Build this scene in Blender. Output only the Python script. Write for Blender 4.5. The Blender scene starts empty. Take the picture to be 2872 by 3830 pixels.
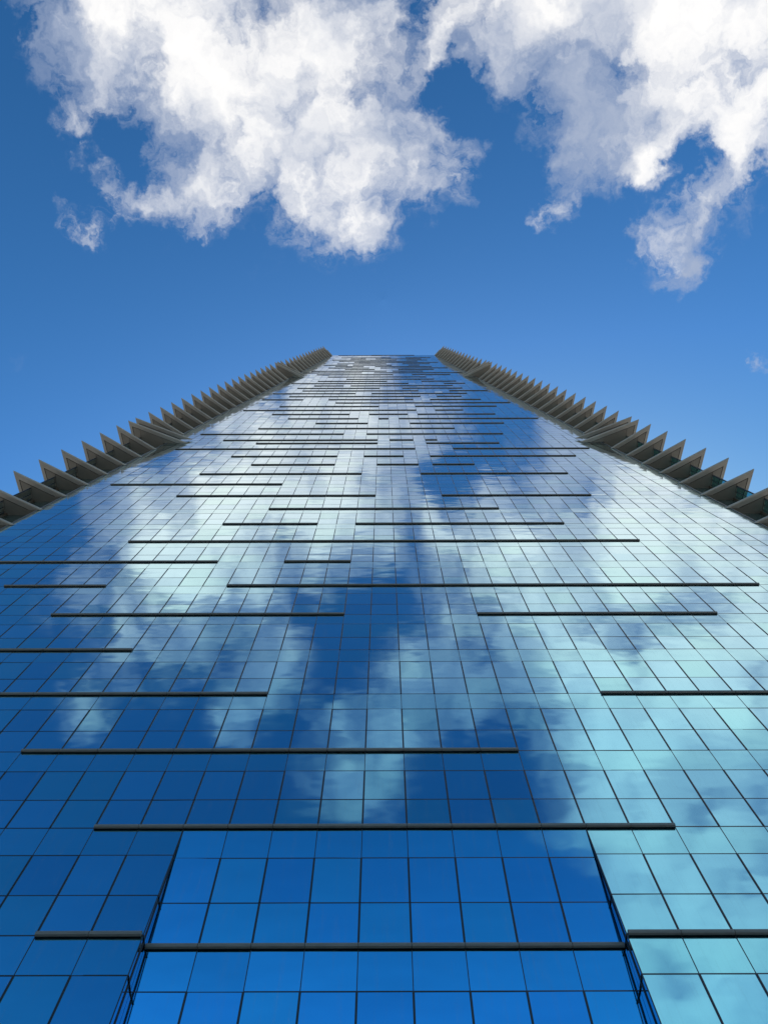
import bpy, math, random
from mathutils import Matrix, Vector
random.seed(11)
R = math.radians
sc = bpy.context.scene
COL = sc.collection

# ------------------------------------------------------------------ measures
GROUND = 1.6                       # the lens is 1.6 m above the paving
D = 17.11                          # lens to facade
MOD = 1.5                          # window module
Z0 = 22.075 + GROUND
H = 4.5345                         # storey
SA, SB = 1.316, 3.034              # transoms below a floor line
BAY_SLOPE = 0.095
FL = [Z0 + H*i for i in range(16)] + [93.7 + GROUND, 96.0 + GROUND] + \
     [100.5 + GROUND + H*i for i in range(17)] + [178.3 + GROUND, 183.8 + GROUND] + \
     [188.6 + GROUND + 4.55*i for i in range(14)]
TOP = FL[-1] + 1.75
LOW = [Z0 - H*i for i in range(1, 5)]          # floors under the first one measured

def interp(t, x):
    if x <= t[0][0]: return t[0][1]
    for (a, b), (c, d) in zip(t, t[1:]):
        if x <= c: return b + (d-b)*(x-a)/(c-a)
    return t[-1][1]
ET = [(0, 31.3), (20, 31.1), (40, 30.5), (50, 30.05), (58, 29.6), (67, 28.95), (76, 28.32), (85.5, 27.6), (90, 27.25), (100, 26.55), (105, 26.25),
      (114, 25.65), (122.5, 24.95), (131.7, 24.25), (140.7, 23.55), (150, 22.9), (160, 22.2), (170, 21.55), (178, 21.0),
      (192, 20.0), (203, 19.3), (215, 18.55), (230, 17.6), (240, 16.95), (248, 16.4), (252, 16.15)]
def E(z): return interp(ET, z - GROUND)
def OUT(z): return interp([(0, 4.25), (125, 4.25), (178, 3.85), (193, 3.35), (229, 2.9), (250, 2.75)], z - GROUND)
def FWD(z): return interp([(0, 1.9), (50, 2.15), (67, 2.3), (76, 2.5), (90, 2.8), (122, 3.15), (178, 3.35), (193, 3.2), (229, 3.1), (250, 2.9)], z - GROUND)
SLANT = 2.35                       # the slanted mullion runs this far inside the edge
def XK(k): return (k - 0.5)*MOD

# ------------------------------------------------------------------ helpers
class MB:
    def __init__(s): s.v = []; s.f = []; s.m = []; s.c = []
    def quad(s, pts, mi=0, col=None):
        i = len(s.v); s.v += [tuple(p) for p in pts]; s.f.append(tuple(range(i, i+len(pts)))); s.m.append(mi); s.c.append(col)
    def box(s, x0, x1, y0, y1, z0, z1, mi=0):
        P = [(x0,y0,z0),(x1,y0,z0),(x1,y1,z0),(x0,y1,z0),(x0,y0,z1),(x1,y0,z1),(x1,y1,z1),(x0,y1,z1)]
        s.hexa(P, mi)
    def hexa(s, P, mi=0):
        i = len(s.v); s.v += [tuple(p) for p in P]
        for q in ((0,3,2,1),(4,5,6,7),(0,1,5,4),(1,2,6,5),(2,3,7,6),(3,0,4,7)):
            s.f.append(tuple(i+j for j in q)); s.m.append(mi); s.c.append(None)
    def bar(s, a, b, w, y0, y1, mi=0):
        # upright or slanted bar in the facade plane: a,b = (x,z), width w along x
        s.hexa([(a[0]-w/2,y0,a[1]),(a[0]+w/2,y0,a[1]),(a[0]+w/2,y1,a[1]),(a[0]-w/2,y1,a[1]),
                (b[0]-w/2,y0,b[1]),(b[0]+w/2,y0,b[1]),(b[0]+w/2,y1,b[1]),(b[0]-w/2,y1,b[1])], mi)
    def prism(s, poly, z0, z1, mi=0):
        n = len(poly); i = len(s.v)
        s.v += [(x,y,z0) for x,y in poly] + [(x,y,z1) for x,y in poly]
        s.f.append(tuple(i+n-1-j for j in range(n))); s.f.append(tuple(i+n+j for j in range(n)))
        s.m += [mi, mi]; s.c += [None, None]
        for j in range(n):
            k = (j+1) % n
            s.f.append((i+j, i+k, i+n+k, i+n+j)); s.m.append(mi); s.c.append(None)
    def build(s, name, mats, parent=None, smooth=False, fix=False, label=None):
        me = bpy.data.meshes.new(name); me.from_pydata(s.v, [], s.f)
        for m in (mats if isinstance(mats, (list, tuple)) else [mats]): me.materials.append(m)
        for p, mi in zip(me.polygons, s.m): p.material_index = mi; p.use_smooth = smooth
        if any(c is not None for c in s.c):
            at = me.attributes.new('pane_tone', 'FLOAT_COLOR', 'FACE')
            for j, c in enumerate(s.c): at.data[j].color = c or (1,1,1,1)
        if fix:
            import bmesh
            bm = bmesh.new(); bm.from_mesh(me); bmesh.ops.recalc_face_normals(bm, faces=bm.faces); bm.to_mesh(me); bm.free()
        me.update()
        o = bpy.data.objects.new(name, me); COL.objects.link(o)
        if parent is not None: o.parent = parent
        if label: o['label'] = label
        return o

def newmat(name):
    m = bpy.data.materials.new(name); m.use_nodes = True
    nt = m.node_tree; nt.nodes.clear()
    return m, nt, nt.nodes, nt.links
def ramp(N, pts):
    r = N.new('ShaderNodeValToRGB'); cr = r.color_ramp
    while len(cr.elements) < len(pts): cr.elements.new(0.5)
    for e, (p, c) in zip(cr.elements, pts): e.position = p; e.color = (*c, 1)
    return r

# ------------------------------------------------------------------ materials
def glass_material():
    m, nt, N, L = newmat('coated_glass')
    out = N.new('ShaderNodeOutputMaterial')
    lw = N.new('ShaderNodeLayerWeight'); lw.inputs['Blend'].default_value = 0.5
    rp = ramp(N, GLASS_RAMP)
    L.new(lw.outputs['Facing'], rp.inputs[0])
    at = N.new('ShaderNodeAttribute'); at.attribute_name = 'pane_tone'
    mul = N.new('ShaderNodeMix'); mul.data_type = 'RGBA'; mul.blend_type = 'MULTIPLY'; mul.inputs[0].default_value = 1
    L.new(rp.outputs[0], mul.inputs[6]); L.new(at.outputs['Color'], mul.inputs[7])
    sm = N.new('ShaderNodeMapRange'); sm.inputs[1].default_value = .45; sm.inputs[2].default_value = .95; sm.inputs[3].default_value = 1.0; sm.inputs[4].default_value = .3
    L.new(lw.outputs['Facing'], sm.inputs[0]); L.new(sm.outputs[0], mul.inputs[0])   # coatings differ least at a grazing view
    # rain streaks and dust, faint
    tc = N.new('ShaderNodeTexCoord'); mp = N.new('ShaderNodeMapping'); mp.inputs['Scale'].default_value = (9, 1, 0.55)
    L.new(tc.outputs['Object'], mp.inputs[0])
    nz = N.new('ShaderNodeTexNoise'); nz.inputs['Scale'].default_value = 1.0; nz.inputs['Detail'].default_value = 5; nz.inputs['Roughness'].default_value = 0.6
    L.new(mp.outputs[0], nz.inputs['Vector'])
    dr = N.new('ShaderNodeMapRange'); dr.inputs[1].default_value = 0.52; dr.inputs[2].default_value = 0.8; dr.inputs[3].default_value = 0.0; dr.inputs[4].default_value = 0.10
    L.new(nz.outputs[0], dr.inputs[0])
    # slow waviness of heat-strengthened panes
    mp2 = N.new('ShaderNodeMapping'); mp2.inputs['Scale'].default_value = (0.5, 1, 0.8)
    L.new(tc.outputs['Object'], mp2.inputs[0])
    wv = N.new('ShaderNodeTexNoise'); wv.inputs['Scale'].default_value = 1.0; wv.inputs['Detail'].default_value = 1.5
    L.new(mp2.outputs[0], wv.inputs['Vector'])
    bp = N.new('ShaderNodeBump'); bp.inputs['Strength'].default_value = 1.0; bp.inputs['Distance'].default_value = 0.009
    L.new(wv.outputs[0], bp.inputs['Height'])
    g = N.new('ShaderNodeBsdfGlossy'); g.inputs['Roughness'].default_value = 0.055
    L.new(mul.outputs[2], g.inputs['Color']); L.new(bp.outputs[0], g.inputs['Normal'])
    d = N.new('ShaderNodeBsdfDiffuse'); d.inputs['Color'].default_value = (0.30, 0.31, 0.30, 1)
    mx = N.new('ShaderNodeMixShader')
    L.new(dr.outputs[0], mx.inputs[0]); L.new(g.outputs[0], mx.inputs[1]); L.new(d.outputs[0], mx.inputs[2])
    L.new(mx.outputs[0], out.inputs[0])
    return m
def paint(name, c, rough=0.5, metal=0.0, var=0.12, scale=(1.2, 1.2, 1.2), spec=0.5):
    m, nt, N, L = newmat(name)
    out = N.new('ShaderNodeOutputMaterial'); b = N.new('ShaderNodeBsdfPrincipled')
    tc = N.new('ShaderNodeTexCoord'); mp = N.new('ShaderNodeMapping'); mp.inputs['Scale'].default_value = scale
    L.new(tc.outputs['Object'], mp.inputs[0])
    nz = N.new('ShaderNodeTexNoise'); nz.inputs['Scale'].default_value = 1.0; nz.inputs['Detail'].default_value = 6; nz.inputs['Roughness'].default_value = 0.65
    L.new(mp.outputs[0], nz.inputs['Vector'])
    lo = tuple(x*(1-var) for x in c); hi = tuple(min(1, x*(1+var)) for x in c)
    rp = ramp(N, [(0.3, lo), (0.7, hi)])
    L.new(nz.outputs[0], rp.inputs[0]); L.new(rp.outputs[0], b.inputs['Base Color'])
    b.inputs['Roughness'].default_value = rough; b.inputs['Metallic'].default_value = metal
    b.inputs['Specular IOR Level'].default_value = spec
    L.new(b.outputs[0], out.inputs[0])
    return m
def dark_glass():
    m, nt, N, L = newmat('dark_glass')
    out = N.new('ShaderNodeOutputMaterial')
    lw = N.new('ShaderNodeLayerWeight'); lw.inputs['Blend'].default_value = 0.5
    rp = ramp(N, [(0.0, (.04,.06,.06)), (0.6, (.16,.21,.20)), (1.0, (.75,.8,.8))])
    L.new(lw.outputs['Facing'], rp.inputs[0])
    g = N.new('ShaderNodeBsdfGlossy'); g.inputs['Roughness'].default_value = 0.02
    L.new(rp.outputs[0], g.inputs['Color'])
    d = N.new('ShaderNodeBsdfDiffuse'); d.inputs['Color'].default_value = (0.02, 0.03, 0.03, 1)
    a = N.new('ShaderNodeAddShader'); L.new(g.outputs[0], a.inputs[0]); L.new(d.outputs[0], a.inputs[1]); L.new(a.outputs[0], out.inputs[0])
    return m
def clear_glass():
    m, nt, N, L = newmat('clear_tinted_glass')
    out = N.new('ShaderNodeOutputMaterial')
    t = N.new('ShaderNodeBsdfTransparent'); t.inputs['Color'].default_value = (0.13, 0.40, 0.44, 1)
    g = N.new('ShaderNodeBsdfGlossy'); g.inputs['Roughness'].default_value = 0.0; g.inputs['Color'].default_value = (.8,.9,.9,1)
    fr = N.new('ShaderNodeFresnel'); fr.inputs['IOR'].default_value = 1.5
    mx = N.new('ShaderNodeMixShader'); L.new(fr.outputs[0], mx.inputs[0]); L.new(t.outputs[0], mx.inputs[1]); L.new(g.outputs[0], mx.inputs[2])
    L.new(mx.outputs[0], out.inputs[0])
    return m

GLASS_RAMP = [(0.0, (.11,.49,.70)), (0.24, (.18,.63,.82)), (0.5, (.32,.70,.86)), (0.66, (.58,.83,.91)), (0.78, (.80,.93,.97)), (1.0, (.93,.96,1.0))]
M_GLASS = glass_material()
M_ALU = paint('dark_mullion_aluminium', (.018,.020,.024), 0.35, 0.0, 0.2)
M_BAR = paint('grey_bar_aluminium', (.13,.127,.12), 0.5, 0.0, 0.18, (2, 2, 14))
M_GAP_SHADE = paint('black_joint_and_bar_shade', (.006,.006,.007), 0.6)  # black of the joints; on the bar undersides it paints in shade
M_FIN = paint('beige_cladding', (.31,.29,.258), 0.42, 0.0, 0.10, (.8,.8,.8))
M_SOF = paint('shaded_soffit_beige', (.18,.165,.14), 0.65, 0.0, 0.12, (.5,.5,.5))  # darker than the cladding: underside shade is put into this colour
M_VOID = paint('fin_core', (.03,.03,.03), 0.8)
M_TRIM = paint('edge_trim_metal', (.11,.10,.09), 0.45)
M_WING = dark_glass()
M_CLEAR = clear_glass()
M_RAIL = paint('slate_frame_paint', (.045,.055,.07), 0.35)
M_POST = paint('brown_post', (.09,.07,.055), 0.5)
M_ROOF = paint('roof_membrane', (.3,.3,.3), 0.8)
M_PAVE = paint('granite_paving', (.30,.275,.235), 0.75, 0, 0.15, (.6,.6,.6))
SKY_STR, SKY_HUE, SKY_SAT, SKY_DUST = .15, .479, 1.02, 1.2
CL_STR, CL_GREY, CL_WHITE = .71, (.43,.50,.65), (1.06,1.05,1.04)
WARP1, WARP2, BLOB_R = .055, .062, 1.66
F_SAT, F_K = 1.0, 2.6
THR, AMP1, AMP2, TAU, TAU_P, VEIL = .98, 4.4, 1.8, 1.35, 1.6, .72
LIT_K, PUFF_K, SH0, SH_A = .30, 3.9, -.14, .82
EXPO = 0.45
SKY_GAM, SKY_PIV = 2.2, 3.15
CLOUDS = [(-0.317,-0.302,0.066,1),(-0.227,-0.301,0.086,1),(-0.142,-0.301,0.086,1),(-0.068,-0.277,0.077,1),(-0.268,-0.249,0.067,1),(-0.188,-0.234,0.089,1),(-0.113,-0.219,0.095,1),(-0.025,-0.234,0.073,1),(-0.214,-0.174,0.059,1),(-0.148,-0.164,0.064,1),(-0.076,-0.154,0.07,1),(-0.004,-0.174,0.064,1),(-0.217,-0.123,0.041,0.9),(-0.261,-0.134,0.032,0.6),(-0.061,-0.102,0.047,0.9),(-0.106,-0.107,0.027,0.5),(-0.016,-0.091,0.033,0.9),(0.024,-0.133,0.043,0.7),(0.074,-0.148,0.038,0.8),(0.097,-0.133,0.027,0.8),(0.057,-0.189,0.037,0.6),(0.084,-0.189,0.026,0.5),(-0.37,-0.207,0.018,0.5),(-0.353,-0.19,0.018,0.5),(-0.339,-0.17,0.02,0.55),(-0.324,-0.147,0.023,0.7),(-0.306,-0.127,0.024,0.75),(-0.282,-0.113,0.025,0.7),(-0.373,-0.092,0.018,0.52),(-0.363,-0.075,0.017,0.5),(-0.332,-0.102,0.02,0.56),(-0.348,-0.081,0.017,0.3),(-0.353,-0.288,0.035,0.55),(-0.279,-0.185,0.026,0.3),(0.018,-0.282,0.041,0.3),(0.002,-0.32,0.04,0.45),(0.039,-0.268,0.031,0.2),(-0.046,-0.324,0.03,-0.7),(0.049,-0.329,0.025,-0.4),(-0.128,-0.112,0.03,-0.6),(0.049,-0.164,0.027,-0.45),(-0.292,-0.192,0.05,-1.0),(-0.308,-0.234,0.023,-0.3),(0.026,-0.287,0.03,-0.5),(0.018,-0.239,0.026,-0.3),(0.094,-0.229,0.042,-0.7),(0.16,-0.204,0.031,-0.4),(0.379,-0.16,0.032,-0.8),(0.344,-0.117,0.022,-0.3),(0.055,-0.319,0.025,-0.4),(0.055,-0.277,0.03,0.45),(0.098,-0.291,0.043,0.7),(0.146,-0.291,0.066,1),(0.226,-0.291,0.092,1),(0.307,-0.281,0.103,1),(0.393,-0.281,0.103,1),(0.46,-0.257,0.104,1),(0.165,-0.233,0.047,0.45),(0.204,-0.209,0.047,0.6),(0.259,-0.199,0.053,1),(0.324,-0.208,0.058,1),(0.309,-0.161,0.04,1.1),(0.388,-0.223,0.047,0.9),(0.446,-0.198,0.042,0.8),(0.223,-0.163,0.032,0.55),(0.22,-0.13,0.024,0.75),(0.204,-0.104,0.022,0.8),(0.18,-0.253,0.031,-0.5),(0.088,-0.238,0.031,-0.3),(0.35,-0.058,0.042,0.85),(0.375,-0.036,0.025,0.7),(0.32,-0.069,0.022,0.6),(0.369,-0.095,0.033,0.6),(0.379,-0.103,0.026,0.9),(0.402,-0.126,0.025,1.0),(0.426,-0.147,0.025,1.0),(0.452,-0.17,0.029,0.9),(0.435,-0.111,0.027,0.3),(0.474,0.079,0.015,1.0),(0.203,-0.339,0.079,1),(0.33,-0.339,0.099,1),(0.455,-0.32,0.099,0.8),(0.26,-0.428,0.096,0.9),(0.403,-0.428,0.103,1),(0.5,-0.429,0.103,1),(0.165,-0.492,0.077,0.9),(0.28,-0.536,0.107,1),(0.414,-0.551,0.122,1),(0.528,-0.551,0.122,1),(0.32,-0.626,0.088,0.8),(0.428,-0.689,0.121,1),(0.547,-0.705,0.129,1),(0.342,-0.745,0.076,0.9),(0.441,-0.828,0.118,1),(0.568,-0.871,0.145,1),(0.458,-1.004,0.126,1),(0.59,-1.05,0.154,1),(0.51,-1.145,0.132,1),(0.439,-0.346,0.046,-0.4),(0.183,-0.626,0.058,-0.3),(0.045,-0.338,0.052,0.7),(0.09,-0.372,0.053,0.8),(0.072,-0.477,0.062,0.7),(0.013,-0.498,0.042,0.5),(0.047,-0.587,0.065,0.7),(-0.021,-0.595,0.058,0.6),(-0.062,-0.625,0.058,0.6),(-0.091,-0.703,0.052,0.6),(-0.021,-0.72,0.06,0.75),(0.006,-0.664,0.052,0.6),(-0.158,-0.491,0.042,0.6),(-0.194,-0.549,0.043,0.55),(-0.224,-0.602,0.036,0.5),(0.114,-0.58,0.057,0.5),(0.106,-0.81,0.047,0.3),(0.162,-0.785,0.038,0.3),(0.285,-0.836,0.039,0.4),(-0.315,-0.311,0.085,0.9),(-0.237,-0.285,0.084,1),(-0.171,-0.338,0.072,0.9),(-0.262,-0.371,0.073,0.9),(-0.344,-0.426,0.061,0.7),(-0.403,-0.371,0.06,0.6),(-0.227,-0.427,0.054,0.7),(-0.113,-0.325,0.039,0.6),(-0.444,-0.578,0.039,0.2),(-0.48,-0.324,0.059,-0.5),(-0.006,-0.406,0.04,-0.5),(0.456,-0.627,0.193,1.6),(0.431,-0.871,0.136,1.6),(0.54,-1.004,0.22,2.2),(0.506,-0.478,0.183,1.4),(0.339,-0.442,0.124,1.0),(0.442,-1.069,0.128,1.6),(0.35,-0.753,0.061,0.8),(0.481,-0.493,0.105,0.8),(0.313,-0.536,0.085,0.6),(-0.158,-0.491,0.056,0.8),(-0.154,-0.549,0.042,0.6),(-0.21,-0.594,0.043,0.6),(-0.35,-0.497,0.063,0.5),(-0.421,-0.548,0.057,0.3),(-0.457,-0.398,0.047,0.5),(-0.439,-0.593,0.04,0.2),(-0.283,-0.49,0.049,0.5),(-0.031,-0.338,0.039,0.5),(-0.083,-0.365,0.033,0.5),(0.013,-0.318,0.032,0.4),(0.106,-0.266,0.032,-0.3),(-0.36,-0.259,0.051,0.4)]
# ------------------------------------------------------------------ tower root
tower = bpy.data.objects.new('glass_tower', None); COL.objects.link(tower)
tower['label'] = 'tall blue mirror-glass office tower with dark horizontal bars and beige triangular ledges down both edges'
tower['category'] = 'skyscraper'

# rows of panes: (zb, zt, kind, floor top)
rows = []
def add_floor(zlow, ztop):
    h = ztop - zlow
    if h > 4.0: cuts = [ztop, ztop-SA, ztop-SB, zlow]
    elif h > 2.6: cuts = [ztop, ztop-SA, zlow]
    else: cuts = [ztop, ztop-min(SA, h*0.5), zlow]
    for i in range(len(cuts)-1):
        rows.append((cuts[i+1], cuts[i], 'spandrel' if i == 0 else 'vision', ztop, zlow))
allf = sorted(LOW + FL) + [TOP]
for a, b in zip(allf, allf[1:]): add_floor(a, b)
ZBASE = allf[0]
def yb(z, bay): return BAY_SLOPE*max(0.0, Z0 - z) if bay else 0.0
BK0, BK1 = -4, 5

def proj_area(pts):                # size of a pane as the eye at (0,-D,GROUND) sees it
    q = []
    for x, y, z in pts:
        Y = y + D; Zr = z - GROUND
        d = Y*math.cos(R(74.55)) + Zr*math.sin(R(74.55)); u = Zr*math.cos(R(74.55)) - Y*math.sin(R(74.55))
        q.append((1661*x/d, 1661*u/d))
    if not all(-829 < a[0] < 829 and -1106 < a[1] < 1106 for a in q): 
        cl = [(max(-829, min(829, a)), max(-1106, min(1106, b))) for a, b in q]
        q = cl
    s = 0
    for (a, b), (c, d) in zip(q, q[1:]+q[:1]): s += a*d - b*c
    return abs(s)/2

panes = []                         # (area, points, tone)
mull = {}                          # k -> list of segments
slant_seg = {-1: [], 1: []}
trans = {}                         # (z, bay) -> extents
def tone(kind, bay):
    v = random.gauss(0, 1)
    if bay: c = [1.0, 1.06, 1.10]
    else: c = [1.0, 1.0, 1.0]
    if kind == 'spandrel': c = [c[0]*.97, c[1], c[2]*.95]
    else:
        r = random.random()
        if r < .22: c = [c[0]*.98, c[1]*1.03, c[2]*.94]
        elif r < .42: c = [c[0]*.88, c[1]*.90, c[2]*.93]
    k = 1 + .025*v
    return (c[0]*k, c[1]*k, c[2]*k, 1)
for zb, zt, kind, zf, zl in rows:
    xs = E(zf) - SLANT
    kmax = 1
    while XK(kmax+1) <= xs - 0.45*MOD: kmax += 1
    br = [(-E(zb), -E(zt)), (-(E(zb)-SLANT), -(E(zt)-SLANT))]
    for k in range(1-kmax, kmax+1): br.append((XK(k), XK(k)))
    br += [(E(zb)-SLANT, E(zt)-SLANT), (E(zb), E(zt))]
    inbay = zt <= Z0 + 1e-6
    for s in (-1, 1): slant_seg[s].append((zb, zt, kind))
    for k in range(1-kmax, kmax+1): mull.setdefault(k, []).append((zb, zt, kind, inbay))
    for i in range(len(br)-1):
        (b0, t0), (b1, t1) = br[i], br[i+1]
        bay = inbay and b0 >= XK(BK0)-.01 and b1 <= XK(BK1)+.01
        y0, y1 = yb(zb, bay), yb(zt, bay)
        # every pane sits a hair out of true
        ta, tb = random.gauss(0, .0019), random.gauss(0, .0026)
        dx, dz = ta*(b1-b0)/2, tb*(zt-zb)/2
        g = .004
        pts = [(b0+g, y0-dx-dz, zb+g), (b1-g, y0+dx-dz, zb+g), (t1-g, y1+dx+dz, zt-g), (t0+g, y1-dx+dz, zt-g)]
        panes.append((proj_area(pts), pts, tone(kind, bay)))
panes.sort(key=lambda t: -t[0])
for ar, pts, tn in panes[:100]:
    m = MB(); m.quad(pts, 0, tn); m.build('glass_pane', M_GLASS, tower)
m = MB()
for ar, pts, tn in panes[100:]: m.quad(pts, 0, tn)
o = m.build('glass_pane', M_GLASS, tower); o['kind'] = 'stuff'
# black backing behind all joints
m = MB()
for zb, zt, kind, zf, zl in rows:
    if zt <= Z0 + 1e-6:
        for x0, x1, bay in ((-1, XK(BK0), False), (XK(BK0), XK(BK1), True), (XK(BK1), 1, False)):
            pb = [x0, x1, x1, x0]
            if x0 == -1: pb[0], pb[3] = -E(zb), -E(zt)
            if x1 == 1: pb[1], pb[2] = E(zb), E(zt)
            zz = [zb, zb, zt, zt]
            m.quad([(pb[j], yb(zz[j], bay)+.03, zz[j]) for j in range(4)])
    else:
        m.quad([(-E(zb), .03, zb), (E(zb), .03, zb), (E(zt), .03, zt), (-E(zt), .03, zt)])
m.build('wall', M_GAP_SHADE, tower)

# vertical mullions, one per column
WV, WS = .062, .026
for k, segs in sorted(mull.items()):
    m = MB()
    for zb, zt, kind, inbay in segs:
        bay = inbay and BK0 < k < BK1
        w = WV if kind == 'vision' else WS
        if inbay and k in (BK0, BK1): w = .022
        w *= interp([(40, 1.0), (110, .8), (250, .75)], zb)
        pr = .014 if kind == 'vision' else .006
        x = XK(k); e = 0.012
        a, b = yb(zb, bay), yb(zt, bay)
        z0, z1 = zb+e, zt-e
        m.hexa([(x-w/2,a-pr,z0),(x+w/2,a-pr,z0),(x+w/2,a+.028,z0),(x-w/2,a+.028,z0),
                (x-w/2,b-pr,z1),(x+w/2,b-pr,z1),(x+w/2,b+.028,z1),(x-w/2,b+.028,z1)])
        if kind == 'vision' and w > .03:       # slim raised nib down the middle
            m.hexa([(x-.011,a-pr-.010,z0),(x+.011,a-pr-.010,z0),(x+.011,a-pr,z0),(x-.011,a-pr,z0),
                    (x-.011,b-pr-.010,z1),(x+.011,b-pr-.010,z1),(x+.011,b-pr,z1),(x-.011,b-pr,z1)])
    m.build('mullion', M_ALU, tower)
for s in (-1, 1):
    m = MB()
    for zb, zt, kind in slant_seg[s]:
        m.bar((s*(E(zb)-SLANT), zb+.012), (s*(E(zt)-SLANT), zt-.012), .05, -.012, .027)
    m.build('mullion', M_ALU, tower)
# transoms
tr = []
zs = sorted({r[0] for r in rows} | {r[1] for r in rows})
for z in zs:
    fl = any(abs(z-f) < 1e-6 for f in allf)
    hh = .036 if not fl else .045
    segs = [(-E(z), E(z), 0.0)] if z >= Z0-1e-6 else [(-E(z), XK(BK0), 0.0), (XK(BK0), XK(BK1), yb(z, True)), (XK(BK1), E(z), 0.0)]
    for x0, x1, y in segs: tr.append((z, x0, x1, y, hh))
vis = [t for t in tr if t[0] > 14]
vis.sort(key=lambda t: t[0])
for t in vis[:100]:
    z, x0, x1, y, hh = t
    m = MB(); m.box(x0, x1, y-.004, y+.0275, z-hh/2, z+hh/2); m.build('transom', M_ALU, tower)
m = MB()
for z, x0, x1, y, hh in vis[100:] + [t for t in tr if t[0] <= 14]: m.box(x0, x1, y-.004, y+.0275, z-hh/2, z+hh/2)
o = m.build('transom', M_ALU, tower); o['kind'] = 'stuff'

# ------------------------------------------------------------------ horizontal bars
I = 'edge'
BARS = [[(-6,7)],[(-9,4)],[(I,-3),(7,I)],[(I,-8)],[(-12,-1),(4,13)],[(-15.2,-11),(-6,16)],[(I,-7),(-4,-1)],[(-12,13)],[(-8,-3),(-1,10)],[(-6,7)],
[(-12,0),(4,13)],[(-17,-6)],[(-12,-1),(3,13)],[(-9,-3),(0,3),(4,7)],[(-11,-3),(-1,2),(4,15)],[(-16,3),(6,16.8)],[(-10,0),(4,10)],[(-13,0),(1,3),(4,5)],
[(-15.6,-3),(-1,11)],[(-11,7)],[(-6,-1),(3,12)],[(-9,-2),(0,1),(2,15.85)],[(-11,-3),(-1,3),(4,12)],[(-14.5,4),(6,9)],[(-11,0),(4,13)],[(-5,15)],
[(-13.85,-9),(-6,4),(6,12)],[(-11,5),(7,10)],[(-13.4,-3),(-1,11)],[(-10,5),(9,14)],[(-11,0),(3,11)],[(-9,-5),(-4,10)],[(-12.5,4),(9,12)],[(-9,1),(6,11)],
[(-5,8)],[(-8,7)],[(-10,2),(5,11)],[(-12.4,-3),(-1,13.2)],[(-11.4,1),(2,7)],[(-6,-1),(3,9)],[(-9,-2),(0,11.6)],[(-8,-3),(-1,9)],[(-10.4,-6),(-5,2),(5,7)],
[(-8,1),(4,9)],[(-5,10.75)],[(-8,7)],[(-9.5,3),(5,9)],[(-6,-3),(-1,8)],[(-8,2),(5,10)]]
BARS_TOP = [[(-9,0)],[(-2,7)]]
PROFILE = [(.006,-.075),(-.035,-.085),(-.085,-.060),(-.105,0),(-.090,.055),(-.050,.085),(.006,.080)]
def make_bar(z, k0, k1, y=0.0):
    if k0 == I: k0 = -(E(z)-SLANT)/MOD + .5
    if k1 == I: k1 = (E(z)-SLANT)/MOD + .5
    ks = [k0] + [k for k in range(math.ceil(k0+.02), math.floor(k1-.02)+1)] + [k1]
    m = MB()
    for a, b in zip(ks, ks[1:]):
        x0, x1 = XK(a)+.008, XK(b)-.008
        n = len(PROFILE); i = len(m.v)
        for x in (x0, x1):
            for (py, pz) in PROFILE: m.v.append((x, y-.02+py, z+pz))
        for j in range(n-1):
            m.f.append((i+j, i+j+1, i+n+j+1, i+n+j)); m.m.append(1 if j < 1 else 0); m.c.append(None)  # rear strip of the underside coloured black as shade below the bar
        m.f.append(tuple(i+j for j in range(n))); m.m.append(0); m.c.append(None)
        m.f.append(tuple(i+2*n-1-j for j in range(n))); m.m.append(0); m.c.append(None)
        m.f.append((i+n-1, i, i+n, i+2*n-1)); m.m.append(1); m.c.append(None)
    m.box(XK(k0)+.02, XK(k1)-.02, y-.04, y-.0215, z-.05, z+.05, 1)
    return m.build('sunshade_bar', [M_BAR, M_GAP_SHADE], tower)
for z, l in zip(FL, BARS):
    for a, b in l: make_bar(z, a, b)
z = FL[-1]
make_bar(z + .55, *BARS_TOP[0][0]); make_bar(TOP - .12, *BARS_TOP[1][0])
z = Z0 - H
make_bar(z, -6, BK0 - .02); make_bar(z, BK1 + .02, I); make_bar(z, BK0 + .02, BK1 - .02, yb(z, True))

# sides of the leaning bay at the foot
for k in (BK0, BK1):
    m = MB(); x = XK(k)
    zc = [Z0, Z0-SA, Z0-SB]
    for n in range(1, 5):
        zc += [Z0-H*n, Z0-H*n-SA, Z0-H*n-SB]
    zc = [z for z in zc if z > ZBASE] + [ZBASE]
    for a, b in zip(zc, zc[1:]):
        m.quad([(x, .0, b+.02), (x, yb(b, True), b+.02), (x, yb(a, True), a-.02), (x, .0, a-.02)], 0, (.40,.55,.72,1))
    m.build('bay_return', M_GLASS, tower)
    m = MB()
    for a, b in zip(zc, zc[1:]):
        s = 1 if k == BK0 else -1
        m.box(min(x+s*.004, x+s*.03), max(x+s*.004, x+s*.03), .001, yb(b, True), b-.010, b+.010)
        yy0, yy1 = yb(b, True)*.45, yb(a, True)*.45
        m.hexa([(x+s*.002,yy0-.010,b),(x+s*.03,yy0-.010,b),(x+s*.03,yy0+.010,b),(x+s*.002,yy0+.010,b),
                (x+s*.002,yy1-.010,a),(x+s*.03,yy1-.010,a),(x+s*.03,yy1+.010,a),(x+s*.002,yy1+.010,a)])
        m.hexa([(x-s*.012,-.012,b),(x+s*.012,-.012,b),(x+s*.012,.012,b),(x-s*.012,.012,b),(x-s*.012,-.012,a),(x+s*.012,-.012,a),(x+s*.012,.012,a),(x-s*.012,.012,a)])
    m.build('bay_return_frame', M_ALU, tower)

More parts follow.
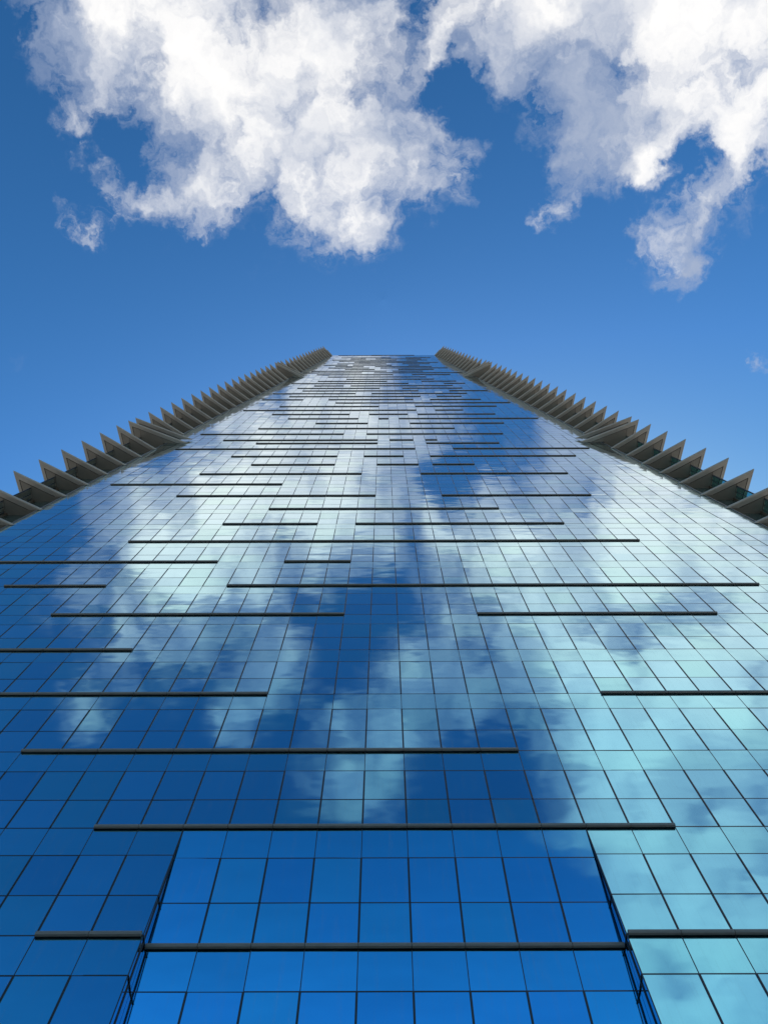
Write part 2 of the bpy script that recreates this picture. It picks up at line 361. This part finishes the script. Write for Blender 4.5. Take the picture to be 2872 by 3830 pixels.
# ------------------------------------------------------------------ corner ledges
def offs(A, P, Q, d1, d2):
    # lines AP and PQ moved outward by d1, d2 (negative = inward); returns start on y=A.y, mitre, end on y=Q.y   (right-hand side)
    import mathutils
    def line(a, b, d):
        v = Vector((b[0]-a[0], b[1]-a[1])).normalized(); n = Vector((v.y, -v.x))   # right of travel = outside
        return Vector(a)+n*d, v
    p1, v1 = line(A, P, d1); p2, v2 = line(P, Q, d2)
    den = v1.x*v2.y - v1.y*v2.x
    t = ((p2.x-p1.x)*v2.y - (p2.y-p1.y)*v2.x)/den
    mt = p1 + v1*t
    s = p1 + v1*((A[1]-p1.y)/v1.y); e = p2 + v2*((Q[1]-p2.y)/v2.y)
    return [tuple(s), tuple(mt), tuple(e)]
NOSE = [(0,-.165),(.075,-.150),(.135,-.090),(.155,0),(.135,.090),(.075,.150),(0,.165)]
YBACK = 4.0
def make_fin(s, z, big=False):
    e = E(z); ax = e - 2.35 if big else e
    ay = -.16 if big else -.035
    P0 = (e + OUT(z) - .10, -FWD(z) + .12)
    A = (ax, ay); Q = (P0[0] - .15*(YBACK - P0[1]), YBACK)
    m = MB()
    rings = [offs(A, P0, Q, u, u*.45) for u, _ in NOSE]
    n = len(NOSE); i = len(m.v)
    for c in range(3):
        for r, (u, h) in zip(rings, NOSE): m.v.append((s*r[c][0], r[c][1], z+h))
    for c in range(2):
        for j in range(n-1):
            m.f.append((i+c*n+j, i+(c+1)*n+j, i+(c+1)*n+j+1, i+c*n+j+1)); m.m.append(0); m.c.append(None)
    m.f.append(tuple(range(i, i+n))); m.m.append(0); m.c.append(None)
    m.f.append(tuple(range(i+2*n, i+3*n))); m.m.append(0); m.c.append(None)
    inn = offs(A, P0, Q, -.33, -.27)
    out = rings[0]
    for c in range(2):
        m.quad([(s*out[c][0],out[c][1],z-.165),(s*inn[c][0],inn[c][1],z-.165),(s*inn[c+1][0],inn[c+1][1],z-.165),(s*out[c+1][0],out[c+1][1],z-.165)])
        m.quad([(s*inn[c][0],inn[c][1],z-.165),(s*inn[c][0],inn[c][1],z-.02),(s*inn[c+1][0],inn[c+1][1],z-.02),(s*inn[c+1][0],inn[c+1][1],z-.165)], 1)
    top = rings[-1]
    yw = ay if big else .36
    back = [(e+.1, YBACK), (e+.1, yw)] if not big else [(e+.1, YBACK), (e+.1, ay)]
    m.quad([(s*x, y, z+.165) for x, y in [top[0], top[1], top[2]] + back])
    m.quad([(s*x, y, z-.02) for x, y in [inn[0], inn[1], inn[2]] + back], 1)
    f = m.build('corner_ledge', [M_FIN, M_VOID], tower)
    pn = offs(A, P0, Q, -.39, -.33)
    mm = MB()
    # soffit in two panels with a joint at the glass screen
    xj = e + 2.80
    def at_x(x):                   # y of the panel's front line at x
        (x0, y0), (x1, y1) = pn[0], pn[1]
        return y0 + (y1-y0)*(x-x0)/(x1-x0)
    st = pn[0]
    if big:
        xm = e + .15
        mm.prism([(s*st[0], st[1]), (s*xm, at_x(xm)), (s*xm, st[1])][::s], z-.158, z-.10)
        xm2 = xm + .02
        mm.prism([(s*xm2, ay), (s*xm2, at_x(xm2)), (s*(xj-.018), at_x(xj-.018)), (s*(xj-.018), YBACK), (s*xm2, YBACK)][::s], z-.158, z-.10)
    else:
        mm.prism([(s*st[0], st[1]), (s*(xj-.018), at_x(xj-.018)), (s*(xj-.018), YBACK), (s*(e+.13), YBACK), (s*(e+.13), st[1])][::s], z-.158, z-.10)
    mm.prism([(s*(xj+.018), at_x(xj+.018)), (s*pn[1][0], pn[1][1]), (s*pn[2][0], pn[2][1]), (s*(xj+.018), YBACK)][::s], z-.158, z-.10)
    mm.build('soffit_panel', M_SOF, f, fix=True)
    return f
finz = sorted(LOW[:3] + [f for i, f in enumerate(FL) if i not in (16, 17, 35)])
bigz = [FL[16], FL[17], FL[35], FL[35] + 2.3]
for s in (-1, 1):
    for z in finz: make_fin(s, z)
    for z in bigz: make_fin(s, z, True)

# dark glass strip behind the ledges, edge trim, glass screens between the ledges
for s in (-1, 1):
    w = MB(); t = MB()
    for zb, zt in zip(allf, allf[1:]):
        w.quad([(s*(E(zb)+.02), .42, zb), (s*(E(zb)+2.85), .42, zb), (s*(E(zt)+2.85), .42, zt), (s*(E(zt)+.02), .42, zt)][::s])
        a, b = E(zb), E(zt)
        x0, x1 = (.0, .11)
        t.hexa([(s*(a+x0),-.045,zb),(s*(a+x1),-.045,zb),(s*(a+x1),.42,zb),(s*(a+x0),.42,zb),(s*(b+x0),-.045,zt),(s*(b+x1),-.045,zt),(s*(b+x1),.42,zt),(s*(b+x0),.42,zt)])
    w.build('wing_wall', M_WING, tower)
    t.build('edge_trim', M_TRIM, tower, fix=True)
    ff = sorted(finz + bigz)
    for zb, zt in zip(ff, ff[1:]):
        z0, z1 = zb+.17, zt-.17
        a, b = E(z0)+2.85, E(z1)+2.85
        g = MB(); g.quad([(s*a,.40,z0),(s*a,-.78,z0),(s*b,-.78,z1),(s*b,.40,z1)])
        go = g.build('glass_screen', M_CLEAR, tower)
        fr = MB()
        for y0, y1, wd in ((-.88,-.78,.09), (-.32,-.26,.05), (.10,.17,.05)):
            fr.hexa([(s*(a-wd/2),y0,z0),(s*(a+wd/2),y0,z0),(s*(a+wd/2),y1,z0),(s*(a-wd/2),y1,z0),(s*(b-wd/2),y0,z1),(s*(b+wd/2),y0,z1),(s*(b+wd/2),y1,z1),(s*(b-wd/2),y1,z1)])
        fr.build('screen_frame', M_RAIL, go, fix=True)
        po = MB(); a -= .16; b -= .16
        po.hexa([(s*(a-.06),.22,z0),(s*(a+.06),.22,z0),(s*(a+.06),.40,z0),(s*(a-.06),.40,z0),(s*(b-.06),.22,z1),(s*(b+.06),.22,z1),(s*(b+.06),.40,z1),(s*(b-.06),.40,z1)])
        po.build('corner_post', M_POST, go, fix=True)

# body of the tower behind the facade
m = MB(); DEP = 36.0
for zb, zt in zip(allf, allf[1:]):
    a, b = E(zb)+2.78, E(zt)+2.78
    for s in (-1, 1):
        m.quad([(s*a,.47,zb),(s*(a-1.2),DEP,zb),(s*(b-1.2),DEP,zt),(s*b,.47,zt)][::s])
    m.quad([(-(a-1.2),DEP,zb),(a-1.2,DEP,zb),(b-1.2,DEP,zt),(-(b-1.2),DEP,zt)])
    m.quad([(-a,.47,zb),(a,.47,zb),(b,.47,zt),(-b,.47,zt)]) if zb > Z0 else None
m.build('side_wall', M_WING, tower)
m = MB(); e = E(TOP)+2.7; m.prism([(-e,.48),(e,.48),(e-1.2,DEP-.02),(-(e-1.2),DEP-.02)], TOP-.5, TOP-.1); m.build('roof', M_ROOF, tower)
# parapet slab closing each row of ledges
for s in (-1, 1):
    e = E(TOP); m = MB()
    m.prism([(s*(e-.05),-.05),(s*(e+1.5),-1.75),(s*(e+1.75),-1.75),(s*(e+2.7),-2.75),(s*(e+2.8),3.0),(s*(e-.05),3.0)][::s], TOP-.55, TOP+.05)
    m.build('parapet', M_FIN, tower, fix=True)
# lobby base below the last floor line
m = MB(); m.box(-E(0)+.2, E(0)-.2, 2.2, DEP-.5, .004, ZBASE); m.build('lobby_wall', M_WING, tower)

# ------------------------------------------------------------------ ground
m = MB(); m.quad([(-4000,-4000,0),(4000,-4000,0),(4000,4000,0),(-4000,4000,0)])
g = m.build('ground', M_PAVE); g['kind'] = 'structure'; g['label'] = 'pale granite paving of the plaza around the tower'

# ------------------------------------------------------------------ camera
th, rho, psi = R(74.546), R(-0.18564), R(0.03756)
fw = Vector((math.sin(psi)*math.cos(th), math.cos(psi)*math.cos(th), math.sin(th)))
rt = Vector((math.cos(psi), -math.sin(psi), 0)); up = rt.cross(fw)
r2 = rt*math.cos(rho) + up*math.sin(rho); u2 = -rt*math.sin(rho) + up*math.cos(rho)
cam = bpy.data.cameras.new('camera'); co = bpy.data.objects.new('camera', cam); COL.objects.link(co)
mat = Matrix((( r2.x, u2.x, -fw.x, 0), (r2.y, u2.y, -fw.y, -D), (r2.z, u2.z, -fw.z, GROUND), (0,0,0,1)))
co.matrix_world = mat
cam.sensor_fit = 'HORIZONTAL'; cam.sensor_width = 36; cam.lens = 1661/1659*36; cam.clip_start = .1; cam.clip_end = 12000
sc.camera = co

# ------------------------------------------------------------------ sun and sky
SUN_EL, SUN_AZ = R(47), R(10)      # azimuth east of the +Y axis: high behind the tower
sd = Vector((math.sin(SUN_AZ)*math.cos(SUN_EL), math.cos(SUN_AZ)*math.cos(SUN_EL), math.sin(SUN_EL)))
sl = bpy.data.lights.new('sun', 'SUN'); sl.energy = 3.5; sl.angle = R(.53); sl.color = (1, .95, .88)
so = bpy.data.objects.new('sun', sl); COL.objects.link(so)
so.rotation_euler = (-sd).to_track_quat('-Z', 'Y').to_euler()

world = bpy.data.worlds.new('World'); sc.world = world; world.use_nodes = True
nt = world.node_tree; N = nt.nodes; L = nt.links; N.clear()
wo = N.new('ShaderNodeOutputWorld')
sky = N.new('ShaderNodeTexSky'); sky.sky_type = 'NISHITA'; sky.sun_disc = False
sky.sun_elevation = SUN_EL; sky.sun_rotation = SUN_AZ; sky.altitude = 30; sky.air_density = 1.0; sky.dust_density = SKY_DUST; sky.ozone_density = 2.0
def math_(op, a, b=None, c=None, clamp=False):
    n = N.new('ShaderNodeMath'); n.operation = op; n.use_clamp = clamp
    for i, v in enumerate((a, b, c)):
        if v is None: continue
        if hasattr(v, 'links'): L.new(v, n.inputs[i])
        else: n.inputs[i].default_value = v
    return n.outputs[0]
def vmath(op, a, b=None, scale=None):
    n = N.new('ShaderNodeVectorMath'); n.operation = op
    for i, v in enumerate((a, b)):
        if v is None: continue
        if hasattr(v, 'links'): L.new(v, n.inputs[i])
        else: n.inputs[i].default_value = v
    if scale is not None: n.inputs['Scale'].default_value = scale
    return n.outputs[1] if op in ('DISTANCE', 'LENGTH') else n.outputs[0]
def maprange(v, a, b, c, d, kind='SMOOTHSTEP'):
    n = N.new('ShaderNodeMapRange'); n.interpolation_type = kind; n.clamp = True if kind == 'LINEAR' else True
    L.new(v, n.inputs[0])
    for i, x in zip((1,2,3,4), (a,b,c,d)): n.inputs[i].default_value = x
    return n.outputs[0]
def noise(v, scale, detail, rough, out=0, lac=2.0):
    n = N.new('ShaderNodeTexNoise'); n.noise_dimensions = '2D'; L.new(v, n.inputs['Vector'])
    n.inputs['Scale'].default_value = scale; n.inputs['Detail'].default_value = detail; n.inputs['Roughness'].default_value = rough; n.inputs['Lacunarity'].default_value = lac
    return n.outputs[out]
tc = N.new('ShaderNodeTexCoord'); sx = N.new('ShaderNodeSeparateXYZ'); L.new(tc.outputs['Generated'], sx.inputs[0])
zc = math_('MAXIMUM', sx.outputs[2], .06)
cx = N.new('ShaderNodeCombineXYZ'); L.new(math_('DIVIDE', sx.outputs[0], zc), cx.inputs[0]); L.new(math_('DIVIDE', sx.outputs[1], zc), cx.inputs[1])
P = cx.outputs[0]                  # where the ray meets the cloud layer (unit height)
# curl the layer a little so that outlines are ragged
w1 = vmath('SUBTRACT', noise(P, 7, 2, .5, 1), (.5,.5,.5)); w2 = vmath('SUBTRACT', noise(P, 26, 4, .6, 1), (.5,.5,.5))
# the deck thins to smooth sheets towards the south
sp = N.new('ShaderNodeSeparateXYZ'); L.new(P, sp.inputs[0])
KS = maprange(sp.outputs[1], -.80, -.38, .25, 1.0, 'LINEAR')
w2n = N.new('ShaderNodeVectorMath'); w2n.operation = 'SCALE'; L.new(w2, w2n.inputs[0]); L.new(math_('MULTIPLY', KS, WARP2), w2n.inputs['Scale'])
PW = vmath('ADD', vmath('ADD', P, vmath('SCALE', w1, scale=WARP1)), w2n.outputs[0])
field = None
for x, y, r, w in CLOUDS:
    d = vmath('DISTANCE', PW, (x, y, 0))
    v = maprange(d, 0.0, r*BLOB_R, w, 0.0)
    field = v if field is None else math_('ADD', field, v)
thick = maprange(field, 1.3, 4.0, 0.0, .40)
field = math_('SUBTRACT', 1.0, math_('POWER', 2.718, math_('MULTIPLY', math_('MAXIMUM', field, 0.0), -F_SAT)))
fb = noise(PW, 10, 11, .60)
fb2 = noise(PW, 34, 8, .60)
cov = math_('ADD', math_('SUBTRACT', math_('MULTIPLY', field, F_K), THR), math_('MULTIPLY', math_('MULTIPLY', math_('SUBTRACT', fb, .5), AMP1), math_('ADD', math_('MULTIPLY', field, .7), .3)))
ero = math_('MULTIPLY', math_('SUBTRACT', fb2, .38), math_('MULTIPLY', KS, AMP2))      # fine grain eats the rim
dens = math_('SUBTRACT', cov, ero)
tau = math_('MULTIPLY', math_('POWER', math_('MAXIMUM', dens, 0.0), TAU_P), TAU)
veil = math_('MULTIPLY', math_('MULTIPLY', maprange(cov, -.8, .5, 0.0, 1.0), maprange(fb2, .36, .66, 0.0, 1.0)), VEIL)
alpha = math_('SUBTRACT', 1.0, math_('POWER', 2.718, math_('MULTIPLY', math_('ADD', tau, veil), -1.0)))
# light: broad soft lumps, finer relief where the cloud turns to the sun
off = vmath('ADD', PW, (.012, .022, 0))
lit = math_('SUBTRACT', fb, noise(off, 14, 5, .60))
puff = noise(PW, 6.5, 3, .45)
shade = math_('ADD', math_('ADD', math_('MULTIPLY', lit, LIT_K), math_('MULTIPLY', math_('MULTIPLY', math_('SUBTRACT', puff, .5), PUFF_K), KS)), math_('ADD', math_('ADD', math_('MULTIPLY', alpha, SH_A), SH0), math_('SUBTRACT', thick, math_('MULTIPLY', math_('SUBTRACT', 1.0, KS), .62))), clamp=True)
cm = N.new('ShaderNodeMix'); cm.data_type = 'RGBA'; cm.inputs[6].default_value = (*CL_GREY, 1); cm.inputs[7].default_value = (*CL_WHITE, 1)
L.new(shade, cm.inputs[0])
# sky colour: Nishita, a touch more saturated
hs = N.new('ShaderNodeHueSaturation'); hs.inputs['Hue'].default_value = SKY_HUE; hs.inputs['Saturation'].default_value = SKY_SAT; hs.inputs['Value'].default_value = 1
gm = N.new('ShaderNodeGamma'); gm.inputs['Gamma'].default_value = SKY_GAM      # deeper blue where the sky is dark
L.new(vmath('SCALE', sky.outputs[0], scale=1/SKY_PIV), gm.inputs['Color'])
L.new(vmath('MINIMUM', vmath('SCALE', gm.outputs[0], scale=SKY_PIV), sky.outputs[0]), hs.inputs['Color'])
b1 = N.new('ShaderNodeBackground'); b1.inputs['Strength'].default_value = SKY_STR; L.new(hs.outputs[0], b1.inputs['Color'])
b2 = N.new('ShaderNodeBackground'); b2.inputs['Strength'].default_value = CL_STR; L.new(cm.outputs[2], b2.inputs['Color'])
mx = N.new('ShaderNodeMixShader'); L.new(alpha, mx.inputs[0]); L.new(b1.outputs[0], mx.inputs[1]); L.new(b2.outputs[0], mx.inputs[2])
L.new(mx.outputs[0], wo.inputs[0])
world.cycles.sampling_method = 'MANUAL'; world.cycles.sample_map_resolution = 256

sc.view_settings.view_transform = 'Standard'; sc.view_settings.look = 'None'; sc.view_settings.exposure = EXPO; sc.view_settings.gamma = 1
sc.cycles.max_bounces = 6; sc.cycles.glossy_bounces = 4; sc.cycles.diffuse_bounces = 3; sc.cycles.transparent_max_bounces = 8
sc.cycles.use_denoising = True
